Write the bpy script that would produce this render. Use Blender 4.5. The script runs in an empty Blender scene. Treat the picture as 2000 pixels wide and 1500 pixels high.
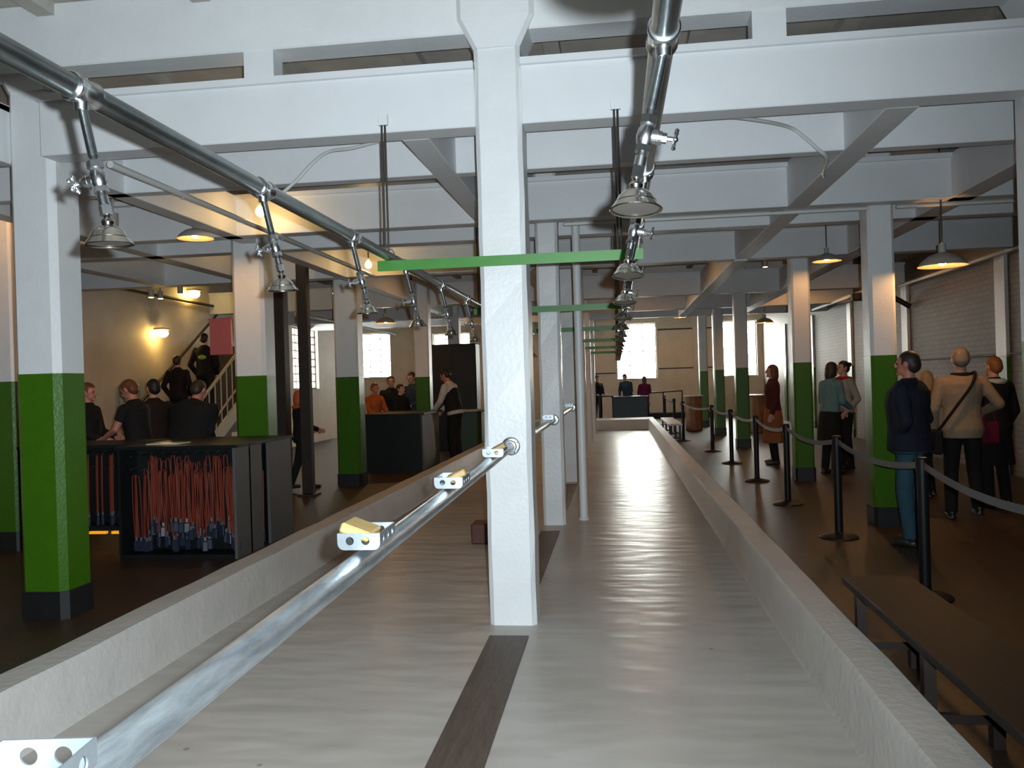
import bpy, bmesh, math, random
from mathutils import Vector, Matrix, Euler, Quaternion
random.seed(7)
C = bpy.context.scene.collection
SC = bpy.context.scene
PI = math.pi
V = Vector

# ------------------------------------------------------------------ camera
F_PX = 1650.0
th, roll, pitch = math.atan(203 / F_PX), 0.030, -math.atan(4 / F_PX)
F0 = V((-math.sin(th), math.cos(th), 0)); R0 = V((math.cos(th), math.sin(th), 0)); U0 = V((0, 0, 1))
fw = F0 * math.cos(pitch) + U0 * math.sin(pitch)
up = U0 * math.cos(pitch) - F0 * math.sin(pitch)
rt = R0 * math.cos(roll) - up * math.sin(roll)
uc = up * math.cos(roll) + R0 * math.sin(roll)
cam_d = bpy.data.cameras.new('camera'); cam = bpy.data.objects.new('camera', cam_d); C.objects.link(cam)
M3 = Matrix((rt, uc, -fw)).transposed()
cam.matrix_world = Matrix.Translation((0, 0, 1.6)) @ M3.to_4x4()
cam_d.sensor_width = 36.0; cam_d.lens = 36.0 * F_PX / 2000.0
cam_d.clip_start = 0.02; cam_d.clip_end = 200
SC.camera = cam

# ------------------------------------------------------------------ world, exposure
w = bpy.data.worlds.new('sky'); SC.world = w; w.use_nodes = True
bg = w.node_tree.nodes['Background']
bg.inputs[0].default_value = (1.0, 0.985, 0.95, 1); bg.inputs[1].default_value = 34.0
SC.view_settings.view_transform = 'Standard'; SC.view_settings.look = 'None'
SC.view_settings.exposure = 0.0; SC.view_settings.gamma = 1.0
SC.view_settings.use_curve_mapping = False
SC.cycles.use_denoising = True
SC.cycles.max_bounces = 9; SC.cycles.diffuse_bounces = 7; SC.cycles.glossy_bounces = 4
SC.cycles.transparent_max_bounces = 8
SC.cycles.caustics_reflective = False; SC.cycles.caustics_refractive = False
SC.cycles.sample_clamp_indirect = 6.0

# ------------------------------------------------------------------ the camera's own flash
fl = bpy.data.lights.new('camera_flash', 'SPOT'); flo = bpy.data.objects.new('camera_flash', fl); C.objects.link(flo)
flo.location = V((0, 0, 1.6)) + rt * 0.068 + uc * 0.045
fl.energy = 1340; fl.color = (0.82, 0.94, 1.0); fl.shadow_soft_size = 0.014
fl.spot_size = math.radians(128); fl.spot_blend = 1.0
aim = (fw + rt * (-0.30) + uc * 0.10).normalized()
flo.rotation_euler = aim.to_track_quat('-Z', 'Y').to_euler()

# ------------------------------------------------------------------ materials
MATS = {}
def mat(name, col, rough=0.6, metal=0.0, spec=0.5, noise=0.0, nscale=4.0, bump=0.0, bscale=30.0, dark=None,
        emit=None, estr=0.0, coat=0.0, stretch=None):
    if name in MATS: return MATS[name]
    m = bpy.data.materials.new(name); m.use_nodes = True
    nt = m.node_tree; b = nt.nodes['Principled BSDF']
    b.inputs['Base Color'].default_value = (*col, 1); b.inputs['Roughness'].default_value = rough
    b.inputs['Metallic'].default_value = metal; b.inputs['Specular IOR Level'].default_value = spec
    if coat: b.inputs['Coat Weight'].default_value = coat; b.inputs['Coat Roughness'].default_value = 0.15
    if emit: b.inputs['Emission Color'].default_value = (*emit, 1); b.inputs['Emission Strength'].default_value = estr
    if noise or bump:
        tc = nt.nodes.new('ShaderNodeTexCoord'); mp = nt.nodes.new('ShaderNodeMapping')
        nt.links.new(tc.outputs['Object'], mp.inputs[0])
        if stretch: mp.inputs['Scale'].default_value = stretch
    if noise:
        n = nt.nodes.new('ShaderNodeTexNoise'); n.inputs['Scale'].default_value = nscale
        n.inputs['Detail'].default_value = 8; n.inputs['Roughness'].default_value = 0.65
        nt.links.new(mp.outputs[0], n.inputs['Vector'])
        r = nt.nodes.new('ShaderNodeValToRGB')
        d = dark or tuple(c * (1 - noise) for c in col)
        r.color_ramp.elements[0].position = 0.3; r.color_ramp.elements[1].position = 0.68
        r.color_ramp.elements[0].color = (*d, 1); r.color_ramp.elements[1].color = (*col, 1)
        nt.links.new(n.outputs['Fac'], r.inputs[0]); nt.links.new(r.outputs[0], b.inputs['Base Color'])
    if bump:
        n2 = nt.nodes.new('ShaderNodeTexNoise'); n2.inputs['Scale'].default_value = bscale; n2.inputs['Detail'].default_value = 4
        nt.links.new(mp.outputs[0], n2.inputs['Vector'])
        bp = nt.nodes.new('ShaderNodeBump'); bp.inputs['Strength'].default_value = bump; bp.inputs['Distance'].default_value = 0.02
        nt.links.new(n2.outputs['Fac'], bp.inputs['Height']); nt.links.new(bp.outputs[0], b.inputs['Normal'])
    MATS[name] = m
    return m

WHITE = mat('white gloss paint', (0.74, 0.75, 0.76), 0.38, noise=0.08, nscale=3, bump=0.10, bscale=40)
BEAMW = mat('white beam paint', (0.72, 0.73, 0.75), 0.5, noise=0.07, nscale=2, bump=0.06, bscale=35)
GREEN = mat('green gloss paint', (0.045, 0.140, 0.005), 0.30, noise=0.14, nscale=6, bump=0.10, bscale=45)
GRNBAR = mat('green steel paint', (0.055, 0.23, 0.035), 0.4, noise=0.15, nscale=9)
BLACKB = mat('black base paint', (0.012, 0.012, 0.014), 0.45, noise=0.3, nscale=8)
KERB = mat('grey painted kerb', (0.50, 0.47, 0.44), 0.5, spec=.3, noise=0.14, nscale=3, bump=0.22, bscale=22)
FLOOR = mat('dark worn concrete', (0.056, 0.029, 0.0145), 0.46, spec=.3, noise=0.55, nscale=1.6, bump=0.25, bscale=7, dark=(0.035, 0.026, 0.022))
DECK = mat('ceiling deck paint', (0.52, 0.49, 0.44), 0.75, noise=0.35, nscale=1.5)
WALL = mat('cream wall paint', (0.78, 0.67, 0.53), 0.6, noise=0.14, nscale=2.0, bump=0.10, bscale=12)
GALV = mat('galvanised steel pipe', (0.42, 0.45, 0.46), 0.33, 1.0, noise=0.5, nscale=9, bump=0.05, bscale=60, dark=(0.17, 0.19, 0.195), stretch=(1, 0.25, 1))
GALVL = mat('bright zinc pipe', (0.55, 0.60, 0.63), 0.36, 0.92, noise=0.45, nscale=11, bump=0.08, bscale=70, dark=(0.24, 0.27, 0.30), stretch=(3, 0.5, 3))
ZINC = mat('zinc fitting', (0.70, 0.72, 0.74), 0.26, 1.0, noise=0.2, nscale=30)
CHROME = mat('chrome shower rose', (0.62, 0.59, 0.54), 0.16, 1.0)
CHROMED = mat('dull rose face', (0.34, 0.32, 0.29), 0.4, 0.9)
THREAD = mat('dark pipe thread', (0.05, 0.05, 0.05), 0.5, 0.8)
TRAY = mat('pressed zinc tray', (0.36, 0.40, 0.43), 0.40, 0.9, noise=0.2, nscale=25)
SOAP = mat('yellow soap', (0.36, 0.24, 0.085), 0.55, noise=0.25, nscale=30)
WOOD = mat('dark drain wood', (0.105, 0.075, 0.06), 0.55, noise=0.45, nscale=6, bump=0.2, bscale=20, stretch=(6, 0.8, 6))
BENCH = mat('dark bench wood', (0.015, 0.008, 0.0045), 0.55, spec=.25, noise=0.5, nscale=5, stretch=(8, 0.8, 8))
BRICKRED = mat('red brown block', (0.10, 0.028, 0.020), 0.6, noise=0.3, nscale=9)
CAST = mat('dark brown post paint', (0.030, 0.020, 0.016), 0.5, noise=0.3, nscale=6)
BLACK = mat('black powder coat', (0.007, 0.007, 0.008), 0.45, spec=.25)
BLACKW = mat('black laminate', (0.009, 0.011, 0.012), 0.45, spec=.3, noise=0.3, nscale=3)
GREYP = mat('grey side panel', (0.10, 0.095, 0.088), 0.5, noise=0.15, nscale=4)
BELT = mat('grey webbing belt', (0.10, 0.105, 0.11), 0.6)
ORANGE = mat('orange lanyard cord', (0.20, 0.020, 0.003), 0.6)
PLAYER = mat('dark blue player plastic', (0.018, 0.024, 0.045), 0.35)
CLIPM = mat('pale clip', (0.10, 0.105, 0.115), 0.35)
SHADE = mat('enamel lamp shade', (0.40, 0.37, 0.34), 0.45)
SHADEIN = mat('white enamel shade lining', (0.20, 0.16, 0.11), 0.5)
CABLE = mat('white conduit', (0.60, 0.60, 0.58), 0.45)
CABLED = mat('dark cable', (0.03, 0.025, 0.02), 0.5)
PINK = mat('pink notice board', (0.80, 0.22, 0.24), 0.5, noise=0.08, nscale=10)
STEELW = mat('pale stair rail paint', (0.42, 0.43, 0.36), 0.45)
STAIR = mat('dark stair tread', (0.06, 0.045, 0.03), 0.55, noise=0.3, nscale=6)
BENCHL = mat('pale bench top', (0.55, 0.56, 0.54), 0.3)
DRUM = mat('brown drum wood', (0.22, 0.10, 0.04), 0.5, noise=0.3, nscale=5)
TOPW = mat('white table top', (0.8, 0.8, 0.77), 0.25)
BULBM = mat('glowing bulb glass', (1, 0.9, 0.7), 0.3, emit=(1.0, 0.62, 0.22), estr=85)
BULBS = mat('glowing shade bulb', (1, 0.9, 0.7), 0.3, emit=(1.0, 0.50, 0.17), estr=310)
WALLBULB = mat('glowing wall lamp glass', (1, 0.9, 0.7), 0.3, emit=(1.0, 0.66, 0.18), estr=32)
SPOTLIT = mat('lit spot lens', (1, 0.9, 0.7), 0.3, emit=(1.0, 0.66, 0.30), estr=14)
YSTRIP = mat('orange marker strip', (0.9, 0.35, 0.02), 0.5, emit=(1.0, 0.35, 0.02), estr=0.7)
BRASS = mat('stair brass', (0.6, 0.42, 0.1), 0.4, 0.5)
PALEBOX = mat('pale green enamel', (0.36, 0.40, 0.30), 0.5)
FRAMEM = mat('window steel frame', (0.10, 0.10, 0.09), 0.5)

def brickmat():
    m = bpy.data.materials.new('painted brick wall'); m.use_nodes = True; nt = m.node_tree; b = nt.nodes['Principled BSDF']
    b.inputs['Roughness'].default_value = 0.55
    tc = nt.nodes.new('ShaderNodeTexCoord'); mp = nt.nodes.new('ShaderNodeMapping')
    sx = nt.nodes.new('ShaderNodeSeparateXYZ'); cx = nt.nodes.new('ShaderNodeCombineXYZ')
    nt.links.new(tc.outputs['Object'], sx.inputs[0])
    nt.links.new(sx.outputs['Y'], cx.inputs['X']); nt.links.new(sx.outputs['Z'], cx.inputs['Y'])
    br = nt.nodes.new('ShaderNodeTexBrick'); nt.links.new(cx.outputs[0], br.inputs['Vector'])
    br.inputs['Scale'].default_value = 1.0; br.inputs['Brick Width'].default_value = 0.24; br.inputs['Row Height'].default_value = 0.085
    br.inputs['Mortar Size'].default_value = 0.008
    br.inputs['Color1'].default_value = (0.135, 0.102, 0.066, 1); br.inputs['Color2'].default_value = (0.11, 0.084, 0.055, 1); br.inputs['Mortar'].default_value = (0.075, 0.058, 0.04, 1)
    nt.links.new(br.outputs['Color'], b.inputs['Base Color'])
    bp = nt.nodes.new('ShaderNodeBump'); bp.inputs['Strength'].default_value = 0.6; bp.inputs['Distance'].default_value = 0.012
    inv = nt.nodes.new('ShaderNodeMath'); inv.operation = 'SUBTRACT'; inv.inputs[0].default_value = 1
    nt.links.new(br.outputs['Fac'], inv.inputs[1]); nt.links.new(inv.outputs[0], bp.inputs['Height']); nt.links.new(bp.outputs[0], b.inputs['Normal'])
    return m
BRICK = brickmat()

def showerfloormat():
    m = bpy.data.materials.new('grey painted shower floor'); m.use_nodes = True; nt = m.node_tree; b = nt.nodes['Principled BSDF']
    tc = nt.nodes.new('ShaderNodeTexCoord')
    n = nt.nodes.new('ShaderNodeTexNoise'); n.inputs['Scale'].default_value = 1.3; n.inputs['Detail'].default_value = 9
    nt.links.new(tc.outputs['Object'], n.inputs['Vector'])
    r = nt.nodes.new('ShaderNodeValToRGB'); r.color_ramp.elements[0].position = 0.3; r.color_ramp.elements[1].position = 0.7
    r.color_ramp.elements[0].color = (0.40, 0.365, 0.33, 1); r.color_ramp.elements[1].color = (0.49, 0.455, 0.42, 1)
    nt.links.new(n.outputs['Fac'], r.inputs[0])
    n3 = nt.nodes.new('ShaderNodeTexVoronoi'); n3.inputs['Scale'].default_value = 2.2
    nt.links.new(tc.outputs['Object'], n3.inputs['Vector'])
    r3 = nt.nodes.new('ShaderNodeValToRGB'); r3.color_ramp.elements[0].position = 0.02; r3.color_ramp.elements[1].position = 0.04
    r3.color_ramp.elements[0].color = (0.45, 0.42, 0.38, 1); r3.color_ramp.elements[1].color = (1, 1, 1, 1)
    nt.links.new(n3.outputs['Distance'], r3.inputs[0])
    mx = nt.nodes.new('ShaderNodeMixRGB'); mx.blend_type = 'MULTIPLY'; mx.inputs[0].default_value = 0.8
    nt.links.new(r.outputs[0], mx.inputs[1]); nt.links.new(r3.outputs[0], mx.inputs[2]); nt.links.new(mx.outputs[0], b.inputs['Base Color'])
    b.inputs['Roughness'].default_value = 0.30; b.inputs['Specular IOR Level'].default_value = 0.08
    mp = nt.nodes.new('ShaderNodeMapping'); mp.inputs['Scale'].default_value = (1.1, 2.6, 1)
    nt.links.new(tc.outputs['Object'], mp.inputs[0])
    n2 = nt.nodes.new('ShaderNodeTexNoise'); n2.inputs['Scale'].default_value = 2.2; n2.inputs['Detail'].default_value = 1.5; n2.inputs['Roughness'].default_value = 0.4
    nt.links.new(mp.outputs[0], n2.inputs['Vector'])
    bp = nt.nodes.new('ShaderNodeBump'); bp.inputs['Strength'].default_value = 0.60; bp.inputs['Distance'].default_value = 0.02
    nt.links.new(n2.outputs['Fac'], bp.inputs['Height']); nt.links.new(bp.outputs[0], b.inputs['Normal'])
    return m
SFLOOR = showerfloormat()

def glassmat():
    m = bpy.data.materials.new('window glass'); m.use_nodes = True; nt = m.node_tree
    for n in list(nt.nodes): nt.nodes.remove(n)
    o = nt.nodes.new('ShaderNodeOutputMaterial'); mx = nt.nodes.new('ShaderNodeMixShader'); t = nt.nodes.new('ShaderNodeBsdfTransparent'); g = nt.nodes.new('ShaderNodeBsdfGlossy')
    t.inputs[0].default_value = (0.95, 0.97, 0.95, 1); g.inputs['Roughness'].default_value = 0.03; mx.inputs[0].default_value = 0.06
    nt.links.new(t.outputs[0], mx.inputs[1]); nt.links.new(g.outputs[0], mx.inputs[2]); nt.links.new(mx.outputs[0], o.inputs[0])
    return m
GLASS = glassmat()

# ------------------------------------------------------------------ geometry helpers
def basis(d):
    d = d.normalized()
    a = V((0, 0, 1)) if abs(d.z) < 0.9 else V((1, 0, 0))
    u = d.cross(a).normalized(); v = d.cross(u).normalized()
    return u, v

class MB:
    def __init__(s): s.bm = bmesh.new()
    def box(s, a, b, bevel=0.0, mtx=None):
        r = bmesh.ops.create_cube(s.bm, size=1.0); vs = r['verts']
        for v in vs:
            v.co = V((a[i] + (b[i] - a[i]) * (v.co[i] + 0.5) for i in range(3)))
        if bevel:
            es = list({e for v in vs for e in v.link_edges})
            rb = bmesh.ops.bevel(s.bm, geom=es, offset=bevel, segments=1, affect='EDGES', profile=0.5)
            vs = list({v for f in rb['faces'] for v in f.verts} | {v for v in vs if v.is_valid})
        if mtx is not None:
            for v in vs: v.co = mtx @ v.co
        return s
    def ring(s, c, u, v, ru, rv, n):
        return [s.bm.verts.new(c + u * (ru * math.cos(2 * PI * k / n)) + v * (rv * math.sin(2 * PI * k / n))) for k in range(n)]
    def skin(s, rings, cap=True):
        n = len(rings[0])
        for a, b in zip(rings, rings[1:]):
            for k in range(n):
                try: s.bm.faces.new((a[k], a[(k + 1) % n], b[(k + 1) % n], b[k]))
                except ValueError: pass
        if cap:
            s.bm.faces.new(rings[0][::-1]); s.bm.faces.new(rings[-1])
    def cyl(s, a, b, r1, r2=None, n=16):
        a, b = V(a), V(b); r2 = r1 if r2 is None else r2
        u, v = basis(b - a)
        s.skin([s.ring(a, u, v, r1, r1, n), s.ring(b, u, v, r2, r2, n)]); return s
    def lathe(s, base, axis, prof, n=24, cap=True):
        base, axis = V(base), V(axis).normalized(); u, v = basis(axis)
        s.skin([s.ring(base + axis * h, u, v, max(r, 1e-4), max(r, 1e-4), n) for r, h in prof], cap); return s
    def tube(s, pts, r, n=10):
        pts = [V(p) for p in pts]; rings = []; pu = None
        for i, p in enumerate(pts):
            d = (pts[min(i + 1, len(pts) - 1)] - pts[max(i - 1, 0)]).normalized()
            if pu is None: u, v = basis(d)
            else:
                u = (pu - d * pu.dot(d)).normalized(); v = d.cross(u)
            pu = u; rr = r[i] if isinstance(r, (list, tuple)) else r
            rings.append(s.ring(p, u, v, rr, rr, n))
        s.skin(rings); return s
    def ball(s, c, r, sc=(1, 1, 1), n=16, rot=None):
        rr = bmesh.ops.create_uvsphere(s.bm, u_segments=n, v_segments=max(6, n * 2 // 3), radius=1.0)
        for v in rr['verts']:
            p = V((v.co.x * r * sc[0], v.co.y * r * sc[1], v.co.z * r * sc[2]))
            if rot is not None: p = rot @ p
            v.co = p + V(c)
        return s
    def torus(s, c, axis, R, r, n=24, m=10):
        c = V(c); u, v = basis(V(axis)); ax = V(axis).normalized(); rings = []
        for k in range(n):
            d = u * math.cos(2 * PI * k / n) + v * math.sin(2 * PI * k / n)
            rings.append([s.bm.verts.new(c + d * (R + r * math.cos(2 * PI * j / m)) + ax * (r * math.sin(2 * PI * j / m))) for j in range(m)])
        for k in range(n):
            a, b = rings[k], rings[(k + 1) % n]
            for j in range(m): s.bm.faces.new((a[j], a[(j + 1) % m], b[(j + 1) % m], b[j]))
        return s
    def prism(s, poly, d):
        d = V(d); a = [s.bm.verts.new(V(p)) for p in poly]; b = [s.bm.verts.new(V(p) + d) for p in poly]; n = len(a)
        s.bm.faces.new(a[::-1]); s.bm.faces.new(b)
        for k in range(n): s.bm.faces.new((a[k], a[(k + 1) % n], b[(k + 1) % n], b[k]))
        return s
    def mesh(s, name, smooth=None):
        bmesh.ops.recalc_face_normals(s.bm, faces=s.bm.faces)
        me = bpy.data.meshes.new(name); s.bm.to_mesh(me); s.bm.free()
        if smooth is not None:
            me.polygons.foreach_set('use_smooth', [True] * len(me.polygons))
            if smooth < 3: me.set_sharp_from_angle(angle=smooth)
        return me
    def build(s, name, m, parent=None, smooth=0.6, loc=None):
        me = s.mesh(name, smooth)
        for x in (m if isinstance(m, (list, tuple)) else [m]): me.materials.append(x)
        o = bpy.data.objects.new(name, me); C.objects.link(o)
        if parent is not None: o.parent = parent
        if loc is not None: o.location = loc
        return o

def tag(o, label, cat, group=None, kind=None):
    o['label'] = label; o['category'] = cat
    if group: o['group'] = group
    if kind: o['kind'] = kind
    return o
def thing(name, label, cat, loc=(0, 0, 0), rz=0.0, group=None):
    o = bpy.data.objects.new(name, None); C.objects.link(o); o.empty_display_size = 0.1
    o.location = loc; o.rotation_euler = (0, 0, rz)
    return tag(o, label, cat, group)
def struct(o):
    o['kind'] = 'structure'; return o
def dup(root, loc, label=None, group=None, rz=None):
    r = root.copy(); C.objects.link(r); r.location = loc
    if rz is not None: r.rotation_euler = (0, 0, rz)
    if label: r['label'] = label
    if group: r['group'] = group
    for ch in list(root.children):
        c = ch.copy(); C.objects.link(c); c.parent = r
        for g in list(ch.children):
            d = g.copy(); C.objects.link(d); d.parent = c
    return r
def orient(o, axis):
    o.rotation_mode = 'QUATERNION'; o.rotation_quaternion = V((0, 0, -1)).rotation_difference(V(axis).normalized())

# ------------------------------------------------------------------ the room
XR, XL, YF, YN, ZC = 5.75, -8.8, 34.0, -3.0, 4.35
struct(MB().box((-12.3, YN - .3, -0.25), (XR + .3, YF + .3, 0.0)).build('floor', FLOOR, smooth=None))
cb = MB().box((-12.3, YN - .3, ZC), (XR + .3, YF + .3, ZC + 0.25))
x = -12.0
while x < XR - .2:
    cb.box((x, YN, ZC - 0.09), (x + 0.13, YF, ZC + 0.01)); x += 1.15
struct(cb.build('ceiling', DECK, smooth=None))

def wall_with_holes(name, axis, pos, thick, lo, hi, holes, m):
    """axis 'x': wall plane normal to x ; runs along y.  holes = (a0,a1,z0,z1)"""
    mb = MB(); cuts = sorted({lo, hi} | {h[0] for h in holes} | {h[1] for h in holes})
    def seg(a0, a1, z0, z1):
        if a1 - a0 < 1e-4 or z1 - z0 < 1e-4: return
        if axis == 'x': mb.box((pos, a0, z0), (pos + thick, a1, z1))
        else: mb.box((a0, pos, z0), (a1, pos + thick, z1))
    for a0, a1 in zip(cuts, cuts[1:]):
        hs = [h for h in holes if h[0] <= a0 + 1e-5 and h[1] >= a1 - 1e-5]
        if hs:
            h = hs[0]; seg(a0, a1, 0.0, h[2]); seg(a0, a1, h[3], ZC)
        else: seg(a0, a1, 0.0, ZC)
    return struct(mb.build(name, m, smooth=None))

FARW = [(0.05, 1.63, 1.56, 3.78), (-10.55, -9.2, 1.94, 3.78), (-7.4, -5.86, 1.90, 3.66), (4.2, 5.52, 1.56, 3.74)]
LEFW = [(22.35, 24.35, 1.57, 3.32)]
wall_with_holes('wall_far', 'y', YF, 0.3, -12.3, XR + .3, FARW, WALL)
wall_with_holes('wall_left', 'x', XL, -0.3, YN, 26.0, LEFW, WALL)
struct(MB().box((-12.3, 25.7, 0), (XL - .3, 26.0, ZC)).build('wall_left_return', WALL, smooth=None))
struct(MB().box((-12.3, 26.0, 0), (-12.0, YF, ZC)).build('wall_left_far', WALL, smooth=None))
struct(MB().box((XR, YN, 0), (XR + .3, YF, ZC)).build('wall_right', BRICK, smooth=None))
struct(MB().box((-12.3, YN - .3, 0), (XR + .3, YN, ZC)).build('wall_near', WALL, smooth=None))

wn = 0
def window(axis, pos, h, nx, nz):
    global wn; wn += 1
    a0, a1, z0, z1 = h
    P = (lambda a, d, z: (pos + d, a, z)) if axis == 'x' else (lambda a, d, z: (a, pos + d, z))
    sg = -1 if axis == 'x' else 1
    g = MB().box(P(a0, sg * .13, z0), P(a1, sg * .138, z1)).build('window_%d' % wn, GLASS, smooth=None); struct(g)
    fr = MB()
    t = 0.035
    for (p, q) in ((a0, a0 + t), (a1 - t, a1)): fr.box(P(p, sg * .10, z0), P(q, sg * .16, z1))
    for (p, q) in ((z0, z0 + t), (z1 - t, z1)): fr.box(P(a0 + t, sg * .10, p), P(a1 - t, sg * .16, q))
    for k in range(1, nx): 
        a = a0 + (a1 - a0) * k / nx; fr.box(P(a - .015, sg * .115, z0 + t), P(a + .015, sg * .15, z1 - t))
    for k in range(1, nz):
        z = z0 + (z1 - z0) * k / nz; hh = .03 if k == nz // 2 else .028
        fr.box(P(a0 + t, sg * .11, z - hh / 2), P(a1 - t, sg * .155, z + hh / 2))
    fr.build('window_frame', FRAMEM, g, smooth=None)
    MB().box(P(a0 - .04, -sg * .05, z0 - .06), P(a1 + .04, sg * .10, z0)).build('window_sill', WALL, g, smooth=None)
for h in FARW: window('y', YF, h, 3, 8)
for h in LEFW: window('x', XL, h, 4, 8)

# pilasters, dado lines and conduit on the walls
tn = 0
def trim(mb, m, smooth=None):
    global tn; tn += 1
    return struct(mb.build('trim_%d' % tn, m, smooth=smooth))
for y in (5.5, 9.4, 13.2, 17.4, 21.4, 25.4, 29.4):
    p = trim(MB().box((XR - .05, y, 1.76), (XR - .0, y + .34, 3.28)), WHITE)
    MB().box((XR - .05, y, 0.2), (XR, y + .34, 1.76)).build('pilaster_dado', GREEN, p, smooth=None)
    MB().box((XR - .05, y, 0.0), (XR, y + .34, 0.2)).build('pilaster_base', BLACKB, p, smooth=None)
trim(MB().box((1.75, YF - .04, 0.02), (4.0, YF, 4.25)).box((3.05, YF - .10, .02), (3.3, YF - .04, 4.25)), WALL)

# ------------------------------------------------------------------ shower basin
struct(MB().box((-2.66, -0.9, 0.0), (0.97, 26.6, 0.012)).build('shower_floor', SFLOOR, smooth=None))
kb = MB()
def kerb_poly(x_in, x_out, y0, y1):
    n = 60; rings = []
    sx = 1 if x_out > x_in else -1
    for k in range(n + 1):
        y = y0 + (y1 - y0) * k / n
        j = lambda a: 0.003 * math.sin(y * 3.1 + a) + 0.002 * math.sin(y * 7.7 + 2 * a)
        pts = [(x_in - sx * .03 + j(0), 0.0), (x_in + j(0), .035), (x_in + sx * .004 + j(1), .30), (x_in + sx * .02 + j(1), .32), (x_out - sx * .02 + j(2), .32), (x_out + j(2), .30), (x_out + j(2), 0.0)]
        rings.append([kb.bm.verts.new((px, y, pz + .003 * math.sin(y * 5 + px) if pz > .2 else pz)) for px, pz in pts])
    kb.skin(rings)
kerb_poly(0.97, 1.18, -0.9, 28.0); kerb_poly(-2.66, -2.88, -0.9, 28.0)
kb.box((-2.67, 26.6, 0.0), (0.98, 28.0, 0.318))
struct(kb.build('shower_kerb', KERB, smooth=0.7))

dr = MB().box((-0.83, 1.0, 0.006), (-0.585, 5.22, 0.020)).build('drain_plank', WOOD, smooth=None)
tag(dr, 'long dark wooden drain plank set in the floor in front of the nearest central column', 'drain cover')
d2 = MB().box((-0.83, 5.92, 0.006), (-0.635, 8.88, 0.020)).build('drain_plank', WOOD, smooth=None)
tag(d2, 'dark wooden drain plank running between the first and second central columns', 'drain cover')
d3 = MB().box((-0.83, 9.6, 0.006), (-0.635, 12.9, 0.020)).build('drain_plank', WOOD, smooth=None)
tag(d3, 'dark wooden drain plank beyond the second central column', 'drain cover')
tag(MB().box((-1.46, 8.2, 0.012), (-1.0, 8.45, 0.215), .012).build('timber_block', BRICKRED, smooth=None),
    'dark red-brown block lying on the shower floor behind the nearest central column', 'block')

# ------------------------------------------------------------------ columns
def column(label, x0, x1, y0, dep, style, capital=False, ztop=3.95, ch=.03):
    t = thing('column', label, 'column', ((x0 + x1) / 2, y0 + dep / 2, 0)); t['kind'] = 'thing'
    w2, d2 = (x1 - x0) / 2, dep / 2
    def oct_(z, w2=w2, d2=d2, c=ch): 
        return [V(p) for p in ((-w2 + c, -d2, z), (w2 - c, -d2, z), (w2, -d2 + c, z), (w2, d2 - c, z), (w2 - c, d2, z), (-w2 + c, d2, z), (-w2, d2 - c, z), (-w2, -d2 + c, z))]
    def pr(z0, z1, g=0.0): 
        return MB().prism(oct_(z0, w2 + g, d2 + g), (0, 0, z1 - z0))
    if style == 'white':
        mb = MB()
        n = 14
        rings = []
        for k in range(n + 1):
            z = 0.012 + (ztop - .012) * k / n
            rings.append([mb.bm.verts.new(p + V((.003 * math.sin(z * 9 + i), .003 * math.cos(z * 7 + i * 2), 0))) for i, p in enumerate(oct_(z))])
        mb.skin(rings); mb.build('shaft', WHITE, t, smooth=None)
    else:
        pr(1.76, ztop).build('shaft', WHITE, t, smooth=None)
        pr(0.20, 1.76).build('green_dado', GREEN, t, smooth=None)
        pr(0.0, 0.20, .012).build('black_base', BLACKB, t, smooth=None)
    if capital:
        mb = MB(); rings = []
        for z, g in ((3.78, .0), (3.98, .10), (4.25, .10)):
            rings.append([mb.bm.verts.new(p) for p in oct_(z, w2 + g, d2 + .012 + g * .1, ch)])
        mb.skin(rings); mb.build('capital', WHITE, t, smooth=None)
    return t
column('tall white central shower column nearest the camera with a pipe flange on it', -.865, -.558, 5.46, .33, 'white', True)
column('second white central shower column, just behind the nearest one', -.835, -.592, 9.26, .27, 'white')
column('third white central shower column, narrow strip left of the vertical pipe', -.86, -.60, 13.2, .27, 'white')
for y, l in ((17.2, 'fourth'), (21.1, 'fifth'), (25.0, 'sixth')):
    column('%s white column along the middle of the showers' % l, -.86, -.61, y, .26, 'white')
column('large green and white column nearest the camera, left of the showers', -4.29, -3.94, 5.58, .34, 'g', True, ch=.045)
column('second green and white column on the left, behind the glowing bulb and rack', -4.37, -3.99, 9.28, .34, 'g', ch=.04)
column('third green and white column on the left, beside the black post and far counter', -4.49, -4.10, 13.15, .36, 'g', ch=.04)
column('fourth column on the left, behind the people at the far counter', -4.15, -3.84, 17.2, .33, 'g')
column('fifth column on the left, behind the tall black cabinet', -4.22, -3.92, 21.1, .33, 'g')
column('green column cut off by the picture edge, behind the nearest left column', -6.55, -6.19, 8.06, .34, 'g')
column('green and white column behind the man in the navy jacket', 2.61, 2.87, 9.06, .30, 'g')
column('green and white column beside the woman in the teal top', 2.62, 2.89, 12.95, .30, 'g')
column('slim green and white column third along the right-hand queue', 2.61, 2.89, 18.95, .31, 'g')
column('green and white column fourth along the right-hand queue', 2.63, 2.90, 23.2, .31, 'g')
column('farthest green and white column of the right-hand queue', 2.62, 2.88, 27.1, .31, 'g')
column('column at the picture edge holding the end of the nearest white beam', 2.58, 2.90, 5.46, .33, 'g', True)

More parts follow.
